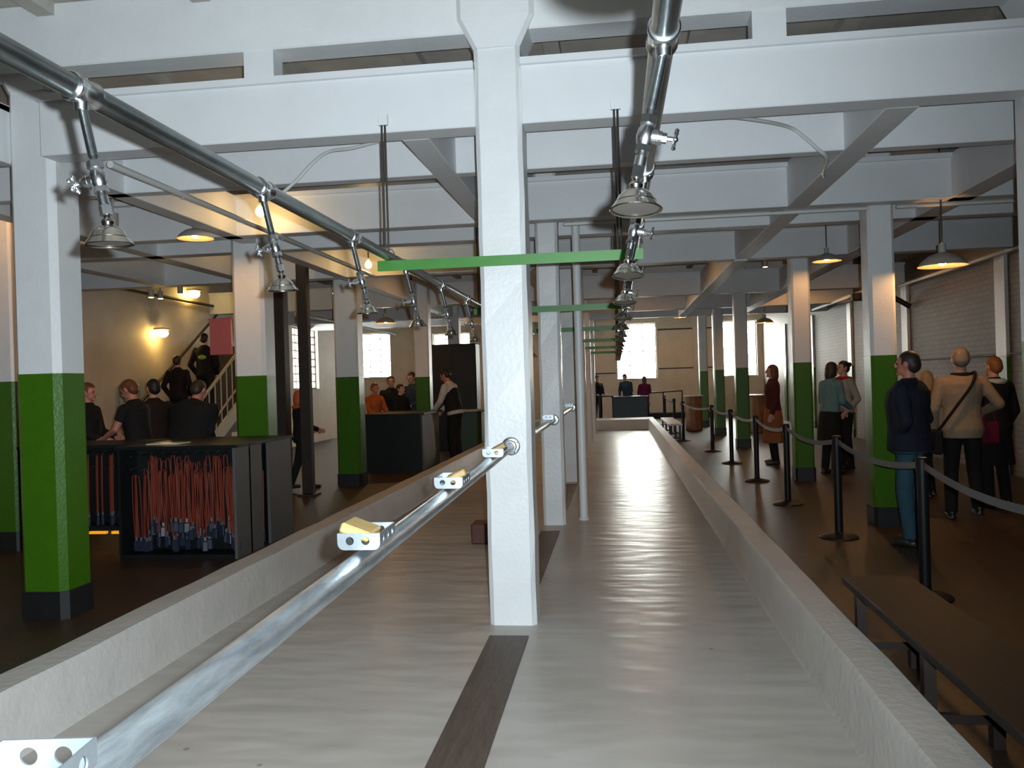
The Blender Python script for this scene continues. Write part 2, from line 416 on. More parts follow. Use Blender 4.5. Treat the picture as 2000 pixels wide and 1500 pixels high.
# ------------------------------------------------------------------ beams (structure)
def beam(a, b, top=True, m=BEAMW):
    mb = MB().box(a, b, .006)
    if top:   # projecting upper flange
        if b[0] - a[0] > b[1] - a[1]: mb.box((a[0], a[1] - .035, b[2] - .045), (b[0], b[1] + .035, b[2]))
        else: mb.box((a[0] - .035, a[1], b[2] - .045), (b[0] + .035, b[1], b[2]))
    return struct(mb.build('ceiling_beam', m, smooth=None))
ZB = 3.28
for x0, x1 in ((-8.8, -6.2), (-6.2, -4.29), (-3.95, -.865), (-.558, 2.58), (2.90, XR)):
    beam((x0, 5.475, ZB), (x1, 5.68, 3.70))
for x in (-2.45, .92, 3.7, -6.9):
    struct(MB().box((x, 5.50, 3.70), (x + .21, 5.66, 3.92)).build('beam_stub', BEAMW, smooth=None))
for y, d, zb, zt in ((6.66, .13, ZB, 3.67), (8.78, .19, ZB, 3.72), (9.80, .22, ZB, 3.70), (12.55, .24, ZB, 3.72), (17.6, .24, ZB, 3.74), (21.3, .24, ZB, 3.74), (23.8, .24, ZB, 3.74)):
    for x0, x1 in ((XL, -4.25), (-4.25, -1.41), (-1.22, 1.77), (1.98, XR)):
        beam((x0, y, zb), (x1, y + d, zt))
for x0, x1 in ((-1.41, -1.22), (1.77, 1.98), (3.33, 3.58), (-4.23, -4.05), (-5.75, -5.55), (-7.2, -7.0)):
    beam((x0, 5.68, ZB), (x1, 12.55, 3.72), False)
    if x0 > -5: beam((x0, 12.79, ZB), (x1, 23.8, 3.72), False)
# concrete girders on the column rows
struct(MB().box((XL, 5.49, 3.90), (XR, 5.74, ZC), .01).box((XL, 5.74, 3.94), (XR, 5.80, 4.0)).build('concrete_girder', WHITE, smooth=None))
for y in (9.3, 13.2, 17.25, 21.2, 25.1, 29.0):
    struct(MB().box((XL, y, 3.90), (XR, y + .3, ZC), .01).build('concrete_girder', WHITE, smooth=None))

# ------------------------------------------------------------------ overhead pipes and shower heads
PZ, PXL, PXR, PR = 2.452, -1.465, 0.142, 0.033
ORD = ['first', 'second', 'third', 'fourth', 'fifth', 'sixth', 'seventh', 'eighth', 'ninth', 'tenth', 'eleventh', 'twelfth', 'thirteenth', 'fourteenth', 'fifteenth']
LY = [0.98 + 1.23 * k for k in range(12)]
RY = [0.86, 2.14] + [3.50 + 1.22 * k for k in range(14)]
def overhead(px, label, ys, yend):
    t = thing('overhead_pipe', label, 'pipe', (px, 0, PZ))
    MB().cyl((0, -0.9, 0), (0, yend, 0), PR, n=28).build('pipe', GALV, t)
    for y in ys:
        mb = MB(); mb.lathe((0, y - .055, 0), (0, 1, 0), [(PR + .004, 0), (PR + .008, .004), (PR + .008, .016), (PR + .004, .022), (PR + .004, .088), (PR + .008, .094), (PR + .008, .106), (PR + .004, .11)], 28)
        mb.cyl((0, y, -PR), (0, y, -PR - .022), .021, .019, 16)
        mb.build('tee_fitting', ZINC, t)
    return t
overhead(PXL, 'long galvanised overhead water pipe on the left carrying a row of shower heads', LY, 15.2)
overhead(PXR, 'long galvanised overhead water pipe on the right carrying a row of shower heads', RY, 25.5)

def make_shower(label, group):
    t = thing('shower_head', label, 'shower head', group=group)
    A = V((0, 0, -1))
    P = lambda s: V((0, 0, -(s - .035)))
    MB().cyl(P(.035), P(.188), .0135, n=16).build('arm', GALV, t)
    for a, b, r in ((.186, .207, .0105), (.296, .308, .0105), (.33, .334, .012)): MB().cyl(P(a), P(b), r, n=14).build('pipe_thread', THREAD, t)
    v = MB()
    v.lathe(P(.204), A, [(.0225, 0), (.0225, .020)], 6)
    v.lathe(P(.224), A, [(.014, 0), (.021, .014), (.023, .030), (.021, .046), (.015, .058)], 20)
    v.lathe(P(.280), A, [(.0215, 0), (.0215, .016)], 6)
    v.lathe((0, 0, -.219), (1, 0, .05), [(.018, .0), (.018, .026), (.0195, .027), (.0195, .032), (.0165, .033), (.0165, .04)], 18)
    vb = v.build('valve_body', ZINC, t, smooth=0.5)
    h = MB()
    h.lathe((.038, 0, -.217), (1, 0, .05), [(.0135, 0), (.0135, .014), (.006, .015), (.006, .036)], 6)
    hc = V((.073, 0, -.215)); 
    for k in range(5):
        a = 2 * PI * k / 5 + .3
        d = V((0, math.cos(a), math.sin(a)))
        h.tube([hc, hc + d * .016, hc + d * .025], [.004, .0045, .006], 8)
        h.torus(hc + d * .019, (1, 0, 0), .007, .0028, 12, 6)
    h.ball(hc, .008)
    h.build('valve_handle', ZINC, vb, smooth=0.8)
    MB().cyl(P(.306), P(.330), .0145, n=20).lathe(P(.334), A, [(.0165, 0), (.0165, .028)], 6).build('coupling', ZINC, t, smooth=.5)
    J = P(.372)
    r = MB().lathe(P(.360) - J, A, [(.008, 0), (.009, .010), (.014, .014), (.0165, .020), (.0145, .028), (.020, .031), (.030, .037), (.040, .047), (.0455, .058), (.047, .060), (.047, .062), (.053, .070), (.058, .077), (.0595, .079), (.0585, .081), (.053, .0795)], 36, cap=False)
    rose = r.build('rose', CHROME, t, smooth=.5, loc=J)
    f = MB().lathe(P(.4375) - J, A, [(.0001, .0), (.02, .0), (.0535, -.002), (.0535, -.006), (.0001, -.006)], 36, cap=False)
    f.build('spray_plate', CHROMED, rose, smooth=.5)
    return t
sh0 = make_shower('x', 'x')
def place_shower(px, y, side, label, group, first=[True]):
    rz = 0 if side > 0 else PI
    o = sh0 if first[0] else dup(sh0, (0, 0, 0)); first[0] = False
    o['label'] = label; o['group'] = group
    o.location = (px, y, PZ - PR - .006)
    m = Matrix.Rotation(side * 0.235, 4, 'Y') @ Matrix.Rotation(rz, 4, 'Z') @ Matrix.Rotation((-.06 if side > 0 else .05), 4, 'X')
    o.rotation_euler = m.to_euler()
    for c in o.children:
        if c.name.startswith('rose'):
            want = Matrix.Rotation((-.13 if side > 0 else .05) + random.uniform(-.03, .03), 4, 'X') @ Matrix.Rotation(side * .03, 4, 'Y')
            c.scale = (1.1, 1.1, 1.05)
            c.rotation_euler = (m.inverted() @ want).to_euler()
    return o
gl, gr = 'shower heads on the left pipe', 'shower heads on the right pipe'
for k, y in enumerate(LY[:12]):
    if k == 0: lab = 'shower head on the left pipe beside the camera, above the near soap tray'
    elif k == 1: lab = 'nearest shower head on the left pipe, beside the large green and white column'
    else: lab = '%s shower head along the left pipe from the camera%s' % (ORD[k - 1], ', beside the glowing bulb' if k == 2 else '')
    place_shower(PXL, y, -1, lab, gl)
for k, y in enumerate(RY):
    if k == 0: lab = 'shower head on the right pipe beside the camera, casting a round shadow'
    elif k == 1: lab = 'large nearest shower head on the right pipe, in front of the white beams'
    else: lab = '%s shower head along the right pipe from the camera' % ORD[k - 1]
    place_shower(PXR, y, 1, lab, gr)

# green angle-iron crossbars with hanger rods
def crossbar(y, label, rods):
    t = thing('crossbar', label, 'crossbar', (0, y, 0))
    MB().box((-1.53, 0, 2.352), (.195, .006, 2.419)).box((-1.53, .006, 2.413), (.195, .05, 2.419)).build('angle_iron', GRNBAR, t, smooth=None)
    if rods:
        for x in (-1.478, .038):
            zt = 3.36
            MB().cyl((x, .016, 2.40), (x, .016, zt), .007, n=8).cyl((x + .022, .016, 2.40), (x + .022, .016, zt), .007, n=8).build('hanger_rod', CABLED, t)
            MB().box((x - .02, .004, zt - .05), (x + .042, .03, zt + .02)).build('rod_clip', BEAMW, t, smooth=None)
    MB().tube([(-1.465 + .05 * math.cos(a), .01, 2.452 + .05 * math.sin(a)) for a in [PI * k / 10 for k in range(11)]], .005, 8).tube([(.142 + .05 * math.cos(a), .01, 2.452 + .05 * math.sin(a)) for a in [PI * k / 10 for k in range(11)]], .005, 8).build('pipe_clamp', ZINC, t)
crossbar(5.40, 'nearest green steel crossbar fixed across the front of the central column', True)
for y, l in ((9.20, 'second green steel crossbar, seen just behind the nearest one'), (13.14, 'third green crossbar carrying the shower pipes'), (17.14, 'fourth green crossbar carrying the shower pipes'), (21.04, 'fifth green crossbar, far along the showers'), (24.94, 'last green crossbar near the end window')):
    crossbar(y, l, True)

# ------------------------------------------------------------------ low soap rail with trays
def rail(y0, y1, z0, z1, label, near=None):
    t = thing('soap_rail', label, 'rail', (-.69, 0, 0))
    MB().cyl((0, y0, z0), (0, y1 - .01, z1), .030, n=28).build('pipe', GALVL, t)
    def flange(y, z, s):
        mb = MB().lathe((0, y, z), (0, s, 0), [(.060, 0), (.060, .010), (.055, .013), (.040, .014), (.038, .030), (.034, .034)], 32)
        f = mb.build('flange', ZINC, t, smooth=.5)
        b = MB()
        for k in range(4):
            a = 2 * PI * k / 4 + .5
            b.cyl((.048 * math.cos(a), y + s * .012, z + .048 * math.sin(a)), (.048 * math.cos(a), y + s * .0165, z + .048 * math.sin(a)), .006, n=8)
        b.build('bolt', THREAD, f)
    flange(y1, z1, -1)
    if near: flange(near, z0, 1)
rail(0.2, 5.458, 1.098, 1.182, 'galvanised soap rail running from the camera to the nearest central column')
rail(5.80, 9.255, 1.17, 1.17, 'short galvanised soap rail between the first and second central columns', 5.80)
rail(9.54, 13.19, 1.17, 1.17, 'galvanised soap rail between the second and third central columns', 9.54)

def make_tray(label):
    # pressed pan with rounded corners and round holes (real holes cut through)
    W, L, Hh, t = .115, .165, .044, .003
    def pan(x, l, z0, z1, r):
        prof = []
        for k in range(5):
            a = PI + PI / 2 * k / 4; prof.append((-x + r + r * math.cos(a), z0 + r + r * math.sin(a)))
        for k in range(5):
            a = 1.5 * PI + PI / 2 * k / 4; prof.append((x - r + r * math.cos(a), z0 + r + r * math.sin(a)))
        prof += [(x, z1), (-x, z1)]
        return MB().prism([(p[0], -l, p[1]) for p in prof], (0, 2 * l, 0))
    o = pan(W / 2, L / 2, 0, Hh, .018).build('soap_tray', TRAY, smooth=.5)
    inner = pan(W / 2 - t, L / 2 - t, t, Hh + .05, .016)
    for x in (-.024, .018): inner.cyl((x, -L, .024), (x, L, .024), .011, n=20)
    for y in (-.05, 0, .05): inner.cyl((-W, y, .024), (W, y, .024), .011, n=20)
    # union-free cutters: apply one at a time
    me = inner.mesh('cut'); co = bpy.data.objects.new('cut', me); C.objects.link(co)
    md = o.modifiers.new('b', 'BOOLEAN'); md.operation = 'DIFFERENCE'; md.object = co; md.solver = 'EXACT'; md.use_self = True
    dg = bpy.context.evaluated_depsgraph_get()
    new = bpy.data.meshes.new_from_object(o.evaluated_get(dg))
    o.modifiers.clear(); o.data = new; bpy.data.objects.remove(co)
    new.set_sharp_from_angle(angle=.5)
    return tag(o, label, 'soap tray', 'soap trays on the rail')
tr0 = make_tray('perforated zinc soap tray at the very near end of the rail')
tr0.location = (-.683, .862, 1.141); tr0.rotation_euler = (.012, 0, .12)
tl = ['perforated zinc soap tray on the rail holding the large tan soap bar', 'perforated zinc soap tray midway along the rail with a yellow bar', 'small zinc soap tray on the rail right beside the column flange',
      'zinc soap tray just before the second central column', 'zinc soap tray near the third central column flange']
trs = []
for (x, y, z, rz), l in zip(((-.685, 2.235, 1.171, .02), (-.672, 3.38, 1.185, .0), (-.668, 4.58, 1.199, .0), (-.70, 8.7, 1.201, 0), (-.70, 12.6, 1.201, 0)), tl):
    o = dup(tr0, (x, y, z), l); o.rotation_euler = (.012 if y < 6 else 0, 0, rz)
def soap(loc, rot, label):
    o = MB().box((-.042, -.055, -.014), (.042, .055, .014), .005).build('soap_bar', SOAP, smooth=None)
    o.location = loc; o.rotation_euler = rot; tag(o, label, 'soap')
soap((-.702, 2.23, 1.212), (0, .36, .0), 'large tan soap bar tilted down to the right in the second tray')
soap((-.652, 3.38, 1.228), (0, -.46, .1), 'yellow soap bar tilted up to the right in the third tray')
soap((-.648, 4.58, 1.242), (0, -.46, .1), 'tan soap bar in the tray next to the column flange')

# ------------------------------------------------------------------ conduits and cables
tag(MB().cyl((-.405, 9.62, .012), (-.405, 9.62, 3.5), .046, n=24).lathe((-.405, 9.62, .012), (0, 0, 1), [(.06, 0), (.06, .02), (.048, .03)], 24).build('vertical_pipe', WHITE),
    'white vertical pipe from floor to beams behind the second central column', 'pipe')
def bez(pts, n=8):
    out = []; P = [V(p) for p in pts]
    for i in range(len(P) - 1):
        p0, p1, p2, p3 = P[max(i - 1, 0)], P[i], P[i + 1], P[min(i + 2, len(P) - 1)]
        for k in range(n):
            t = k / n
            out.append(.5 * ((2 * p1) + (p2 - p0) * t + (2 * p0 - 5 * p1 + 4 * p2 - p3) * t * t + (3 * p1 - p0 - 3 * p2 + p3) * t ** 3))
    return out + [P[-1]]
tag(MB().tube(bez([(-.90, 6.0, 3.40), (-1.5, 6.0, 3.40), (-1.9, 6.15, 3.39), (-2.13, 6.25, 3.40), (-2.28, 6.3, 3.33), (-2.42, 6.3, 3.20), (-2.62, 6.35, 3.10), (-2.9, 6.6, 3.2), (-3.2, 7.0, 3.5)]), .013, 8).build('cable', CABLE),
    'white bent cable under the beams left of the nearest central column', 'cable')
tag(MB().tube(bez([(-.50, 6.0, 3.42), (.36, 6.0, 3.40), (.75, 6.0, 3.40), (1.12, 6.3, 3.43), (1.36, 6.58, 3.45), (1.46, 6.6, 3.38), (1.56, 6.6, 3.28), (1.66, 6.75, 3.24), (1.76, 7.3, 3.25), (2.05, 8.2, 3.42), (2.40, 8.88, 3.66)]), .014, 8).build('cable', CABLE),
    'white bent cable running under the beams to the column behind the navy-jacket man', 'cable')
tag(MB().box((2.36, 8.86, 3.60), (2.50, 9.02, 3.70), .01).cyl((2.43, 8.94, 3.55), (2.43, 8.94, 3.60), .03).build('junction_box', CABLE, smooth=None),
    'small white junction box at the top of the column behind the navy-jacket man', 'junction box')
for a, b, r, m, l in (((-3.57, 5.7, 3.255), (-3.57, 12.4, 3.255), .026, CABLE, 'pale pipe running away under the beams left of the left shower pipe'),
                      ((-.5, 9.0, 3.26), (2.60, 9.0, 3.26), .019, CABLE, 'thin pale pipe under the beam left of the column behind the navy-jacket man'),
                      ((2.88, 9.0, 3.26), (XR - .05, 9.0, 3.26), .019, CABLE, 'thin pale pipe under the beam right of the column behind the navy-jacket man'),
                      ((XR - .12, 11.0, 3.27), (XR - .12, 17.6, 3.27), .035, CABLE, 'pale conduit along the top of the right brick wall'),
                      ((XR - .45, 18.0, 3.30), (XR - .45, 23.5, 3.30), .05, CABLE, 'thick white pipe high up along the far part of the right wall'),
                      ((XL + .08, 9.0, 3.50), (XL + .08, 22.0, 3.44), .03, CABLED, 'dark conduit along the top of the left wall above the stairs'),
                      ((-6.6, 17.0, 3.15), (-6.6, 25.0, 3.15), .05, CABLE, 'white pipe running towards the far left window'),
                      ((1.7, YF - .03, 3.50), (4.1, YF - .03, 3.50), .03, CABLED, 'upper dark conduit across the far wall right of the end window'),
                      ((1.7, YF - .03, 1.95), (4.1, YF - .03, 1.95), .025, CABLED, 'lower dark conduit across the far wall right of the end window'),
                      ((-1.9, YF - .03, 1.83), (0.0, YF - .03, 1.83), .022, CABLED, 'lower dark conduit across the far wall left of the end window'),
                      ((XR - .03, 6.0, 1.79), (XR - .03, 17.4, 1.79), .018, CABLED, 'thin dark conduit along the right wall at head height')):
    cd = tag(MB().cyl(a, b, r, n=12).build('conduit', m), l, 'conduit')
    if a[0] in (-3.57, -6.6, XR - .45):
        for yy in ((6.72, 8.86, 9.9) if a[0] == -3.57 else (17.7, 21.4) if a[0] == -6.6 else (21.4, 23.4)):
            MB().box((a[0] - .012, yy, a[2] - r - .004), (a[0] + .012, yy + .02, 3.30)).build('hanger_strap', m, cd, smooth=None)

# ------------------------------------------------------------------ lamps
def pendant(loc, R, cord_top, label, rot=(0, 0, 0)):
    t = thing('pendant_lamp', label, 'lamp', loc, 0, 'enamel pendant lamps')
    MB().cyl((0, 0, .22 * R / .22), (0, 0, 4.345 - loc[2]), .008, n=8).build('cord', CABLED, t)
    k = R / .22
    MB().lathe((0, 0, 0), (0, 0, 1), [(.034 * k, .21 * k), (.034 * k, .13 * k), (.045 * k, .125 * k), (.12 * k, .10 * k), (.18 * k, .055 * k), (.215 * k, .01 * k), (.22 * k, 0)], 32, cap=False).build('shade', SHADE, t, smooth=.8)
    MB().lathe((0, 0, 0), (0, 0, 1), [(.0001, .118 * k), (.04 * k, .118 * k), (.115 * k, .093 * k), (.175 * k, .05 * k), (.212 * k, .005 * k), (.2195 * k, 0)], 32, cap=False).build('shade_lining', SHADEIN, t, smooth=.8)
    MB().ball((0, 0, .055 * k), .045 * k, (1, 1, 1.1)).cyl((0, 0, .09 * k), (0, 0, .13 * k), .02 * k).build('bulb', BULBS, t)
    return t
pendant((3.25, 8.85, 2.62), .232, .72, 'white enamel pendant lamp hanging above the beige-jacket man')
pendant((2.97, 12.25, 3.15), .195, .35, 'glowing pendant lamp between the two nearer columns of the queue')
pendant((3.95, 23.0, 2.96), .235, .5, 'small far pendant lamp hanging near the far end of the queue')
pendant((-4.30, 8.34, 3.19), .185, .4, 'glowing enamel pendant lamp left of the second left column')
pendant((-5.78, 7.42, 3.72), .21, .4, 'glowing pendant lamp cut off by the picture edge at upper left')
pendant((-5.8, 14.5, 3.36), .22, .5, 'far pendant lamp hanging behind the black posts')
pendant((-4.9, 17.8, 2.95), .22, .5, 'far pendant lamp above the people at the far counter')
for i, (x, y) in enumerate(((.45, 15.0), (.45, 19.5), (-2.7, 15.0), (4.3, 20.2), (-2.7, 22.5), (4.4, 15.3), (2.4, 31.6), (-2.6, 31.2), (-7.0, 30.5))):  # unseen lamps added to warm the ceiling and brighten the far wall
    pendant((x, y, 3.78), .225, .4, '%s added fill lamp hidden up between the beams %s' % (('far', 'farther', 'far', 'farther', 'farthest', 'far', 'end', 'end', 'end')[i], ('over the shower floor', 'over the shower floor', 'over the left shower pipe', 'over the queue', 'over the left shower pipe', 'over the queue', 'before the far wall right of the end window', 'before the far wall left of the end window', 'before the far left window')[i]))
def bulb(loc, ztop, label):
    t = thing('light_bulb', label, 'light bulb', loc, 0, 'bare glowing bulbs')
    MB().ball((0, 0, 0), .048, (1, 1, 1.1)).build('glass', BULBM, t)
    MB().cyl((0, 0, .045), (0, 0, .10), .022, .026).build('lamp_holder', CABLE, t)
    MB().cyl((0, 0, .10), (0, 0, ztop - loc[2]), .009, n=8).build('stem', CABLED, t)
bulb((-3.62, 8.42, 3.45), 4.34, 'bright bare bulb in front of the second left column')
bulb((-3.55, 12.05, 3.38), 4.34, 'bright bare bulb at the left end of the green crossbar')
bulb((-4.9, 11.2, 3.95), 4.34, 'bare bulb up between the beams behind the second left column')
def walllamp(loc, label):
    t = thing('wall_lamp', label, 'lamp', loc, 0, 'glowing wall lamps over the stairs')
    MB().box((-.12, -.12, .06), (.10, .12, .10), .01).build('lamp_bracket', SHADE, t, smooth=None)
    MB().ball((0, 0, 0), .105, (1, 1.25, .8)).build('glass_globe', WALLBULB, t)
walllamp((-8.62, 15.3, 2.74), 'lower glowing yellow wall lamp beside the stairs')
walllamp((-8.62, 16.6, 3.62), 'upper glowing yellow wall lamp over the stairs')
def spot(loc, label, k=1.0, hang=.35):
    t = thing('spot_light', label, 'spot light', loc, 0, 'small ceiling spot lights')
    MB().cyl((0, 0, 0), (0, 0, .16 * k), .055 * k, n=20).cyl((0, 0, .16 * k), (0, 0, 4.345 - loc[2]), .012, n=8).build('housing', SHADE, t)
    MB().cyl((0, 0, -.006), (0, 0, 0.002), .05 * k, n=20).build('lens', SPOTLIT, t)
spot((-5.20, 8.32, 3.34), 'white can spot light left of the pendant lamp, behind the nearest left shower head')
for (x, y, z), l in (((-7.5, 13.0, 3.16), 'first of the three small spots near the left wall'), ((-7.9, 14.0, 3.25), 'second of the three small spots near the left wall'), ((-7.1, 13.2, 3.22), 'third of the three small spots near the left wall'),
                     ((2.75, 15.8, 3.55), 'tiny spot light beside the column near the teal-top woman'), ((-5.0, 14.8, 3.30), 'small spot light between the black post and third left column')):
    spot((x, y, z), l, .8, .2)
tag(MB().box((-6.1, 8.75, 3.66), (-5.05, 8.9, 3.86), .01).build('lighting_track', SHADE, smooth=None), 'pale lighting track box above the left spot light', 'lighting track')

# ------------------------------------------------------------------ posts, sign, stairs
tag(MB().box((-4.66, 12.03, .03), (-4.50, 12.17, 3.9), .012).box((-4.72, 11.97, 0), (-4.44, 12.23, .03)).build('support_post', CAST, smooth=None), 'dark brown steel post standing left of the third left column', 'post')
tag(MB().box((-5.46, 12.95, .03), (-5.24, 13.17, 3.9), .012).box((-5.52, 12.89, 0), (-5.18, 13.23, .03)).build('support_post', CAST, smooth=None), 'thick dark steel post right behind the second left column', 'post')
st = thing('staircase', 'dark staircase with pale railing climbing along the left wall', 'staircase', (0, 0, 0))
stp = MB(); n = 15; y0 = 13.9
for k in range(n):
    stp.box((-8.72, y0 + .29 * k, 0.0 if k < 3 else .172 * k - .25), (-7.46, y0 + .29 * (k + 1) + .03, .172 * (k + 1)))
stp.build('flight', STAIR, st, smooth=None)
MB().prism([(-7.46, y0 - .05, 0.0), (-7.46, y0 + .29 * n, .172 * n - .30), (-7.46, y0 + .29 * n, .172 * n + .10), (-7.46, y0 - .05, .22)], (.05, 0, 0)).build('stringer', STEELW, st, smooth=None)
sl = .172 / .29
MB().tube([(-7.43, y0, 1.12), (-7.43, y0 + .29 * n, 1.12 + .172 * n)], .03, 10).tube([(-7.43, y0, .45), (-7.43, y0 + .29 * n, .45 + .172 * n)], .02, 8).build('handrail', STEELW, st)
for k in range(17):
    y = y0 + .12 + .24 * k; z = sl * (y - y0)
    MB().cyl((-7.43, y, z + .10), (-7.43, y, z + 1.12), .014, n=8).build('baluster', STEELW, st)
MB().tube([(-8.70, y0, 1.0), (-8.70, y0 + .29 * n, 1.0 + .172 * n)], .03, 10).build('wall_handrail', CAST, st)
tag(MB().box((-7.39, 14.75, 2.26), (-6.97, 14.79, 2.90), .004).box((-7.41, 14.745, 2.90), (-6.95, 14.80, 2.93)).build('notice_board', PINK, smooth=None), 'blank pink notice board beside the stairs, behind the second left column', 'sign')
tag(MB().box((-8.78, 14.0, 1.17), (-8.60, 14.5, 1.78), .05).build('wall_cabinet', PALEBOX, smooth=None), 'pale green box on the left wall between the visitors heads', 'wall cabinet')

# ------------------------------------------------------------------ audio-guide racks and counters
def rack(name, label, x0, x1, y0, y1, h, side=True, feet=0.0):
    t = thing(name, label, 'rack', ((x0 + x1) / 2, (y0 + y1) / 2, 0))
    cx, cy = (x0 + x1) / 2, (y0 + y1) / 2
    q = lambda a, b: ((a[0] - cx, a[1] - cy, a[2]), (b[0] - cx, b[1] - cy, b[2]))
    MB().box(*q((x0, y0 + .30, feet), (x1, y0 + .33, h - .03))).build('back_board', BLACKW, t, smooth=None)
    MB().box(*q((x0 - .02, y0 - .02, h - .03), (x1 + .03, y1 + .02, h))).build('top', BLACKW, t, smooth=None)
    MB().box(*q((x0, y0, feet), (x0 + .03, y0 + .30, h - .03))).build('side_panel', BLACKW, t, smooth=None)
    if side:
        ym = (y0 + y1) / 2
        MB().box(*q((x1 - .03, y0, feet), (x1, ym - .09, h - .03))).build('side_panel', GREYP, t, smooth=None)
        MB().box(*q((x1 - .03, ym + .09, feet), (x1, y1, h - .03))).build('side_panel', GREYP, t, smooth=None)
        MB().box(*q((x1 - .12, ym - .35, feet), (x1 - .10, ym + .35, h - .03))).build('inner_board', BLACKW, t, smooth=None)
    else:
        MB().box(*q((x1 - .03, y0, feet), (x1, y0 + .30, h - .03))).build('side_panel', BLACKW, t, smooth=None)
    MB().box(*q((x0 + .03, y0 + .02, feet), (x1 - .03, y0 + .30, feet + .04))).build('bottom_shelf', BLACKW, t, smooth=None)
    pg = MB(); n = max(3, int((x1 - x0) / .11))
    for k in range(n):
        xx = x0 + .08 + (x1 - x0 - .16) * k / (n - 1)
        pg.cyl((xx - cx, y0 + .10 - cy, h - .10), (xx - cx, y0 + .30 - cy, h - .08), .006, n=6)
        pg.cyl((xx - cx, y0 + .10 - cy, h - .23), (xx - cx, y0 + .30 - cy, h - .21), .006, n=6)
    pg.build('peg', ZINC, t)
    return t
rack('audio_guide_rack', 'black rack full of orange lanyards near the large left column', -4.80, -3.60, 7.62, 9.0, 1.085)
rack('audio_guide_rack', 'black lanyard rack partly hidden behind the large left column', -6.2, -5.0, 8.1, 8.9, 1.08, False, .20)
tag(MB().box((-5.45, 8.12, .16), (-5.26, 8.16, .185)).build('marker_strip', YSTRIP, smooth=None), 'orange glowing strip under the hidden rack, beside the big column', 'strip')
tag(MB().box((-5.20, 8.12, .16), (-5.01, 8.16, .185)).build('marker_strip', YSTRIP, smooth=None), 'orange glowing strip under the hidden rack, beside the full rack', 'strip')

def make_guide():
    t = thing('audio_guide', 'audio guide on an orange lanyard in the open front of the nearer rack', 'audio guide')
    lp = MB()
    for s in (-1, 1):
        pts = [(s * .004, 0, 0.0), (s * .016, -.004, -.03), (s * .021, -.006, -.26), (s * .013, -.004, -.60)]
        lp.tube(bez(pts, 4), .0048, 6)
    lp.build('lanyard', ORANGE, t)
    MB().box((-.012, -.012, -.635), (.012, .006, -.595), .003).build('clip', CLIPM, t, smooth=None)
    MB().box((-.028, -.022, -.735), (.028, .010, -.635), .008).build('player', PLAYER, t, smooth=None)
    return t
g0 = make_guide(); first = True
gg = 'audio guides in the nearer rack'
for cxk, n, top in ((-4.62, 7, .86), (-4.46, 9, .99), (-4.30, 9, .86), (-4.15, 10, .99), (-3.99, 8, .86), (-3.86, 9, .98), (-3.70, 8, .87)):
    for k in range(n):
        loc = (cxk + (k - n / 2) * .021 + random.uniform(-.006, .006), 7.72 + random.uniform(-.05, .12), top - random.uniform(0, .09))
        if first: o = g0; o.location = loc; first = False
        else: o = dup(g0, loc)
        o['group'] = gg; o.rotation_euler = (random.uniform(-.05, .05), random.uniform(-.04, .04), random.uniform(-.9, .9))
for k in range(16):
    o = dup(g0, (-5.70 + .043 * k + random.uniform(-.01, .01), 8.25 + random.uniform(-.04, .06), .98 - random.uniform(0, .04)), 'dark audio guide on a red lanyard in the rack hidden behind the large left column', 'audio guides in the hidden rack')
for k in range(3):
    dup(g0, (-3.66 + random.uniform(0, .02), 8.28 + .03 * k, .72 + .02 * k), 'audio guide hanging in the slot between the grey panels of the rack', 'audio guides in the rack side slot')

# papers on the rack top
tag(MB().box((-.17, -.12, 0), (.17, .12, .008)).build('paper_sheet', TOPW, smooth=None, loc=(-4.45, 7.95, 1.087)), 'pale sheet lying on top of the black lanyard rack', 'paper')

t = thing('counter', 'black counter with grey end panel in front of the far left group', 'counter', (-3.98, 15.9, 0))
MB().box((-.62, -.80, .0), (.42, .75, 1.05)).build('body', BLACKW, t, smooth=None)
MB().box((-.66, -.86, 1.05), (.50, .80, 1.085)).build('top', BLACKW, t, smooth=None)
MB().box((.42, -.72, .04), (.44, .70, 1.03)).build('end_panel', GREYP, t, smooth=None)
t = thing('tall_cabinet', 'tall black cabinet standing behind the far left counter', 'cabinet', (-3.85, 20.2, 0))
MB().box((-.58, -.30, 0), (.55, .30, 2.55), .015).build('body', BLACKW, t, smooth=None)
MB().box((-.50, -.315, 1.35), (-.03, -.30, 2.48)).build('door', BLACKW, t, smooth=None)
MB().box((.0, -.315, 1.35), (.48, -.30, 2.48)).build('door', BLACKW, t, smooth=None)
MB().box((-.50, -.315, .1), (.48, -.30, 1.28)).build('door', BLACKW, t, smooth=None)
t = thing('side_counter', 'small green-fronted side counter with pale top beside the tall cabinet', 'counter', (-3.25, 18.6, 0))
MB().box((-.30, -.30, .0), (.30, .30, .98)).build('body', mat('dark green panel', (.02, .05, .02), .5), t, smooth=None)
MB().box((-.36, -.36, .98), (.42, .36, 1.01)).build('top', SHADE, t, smooth=None)

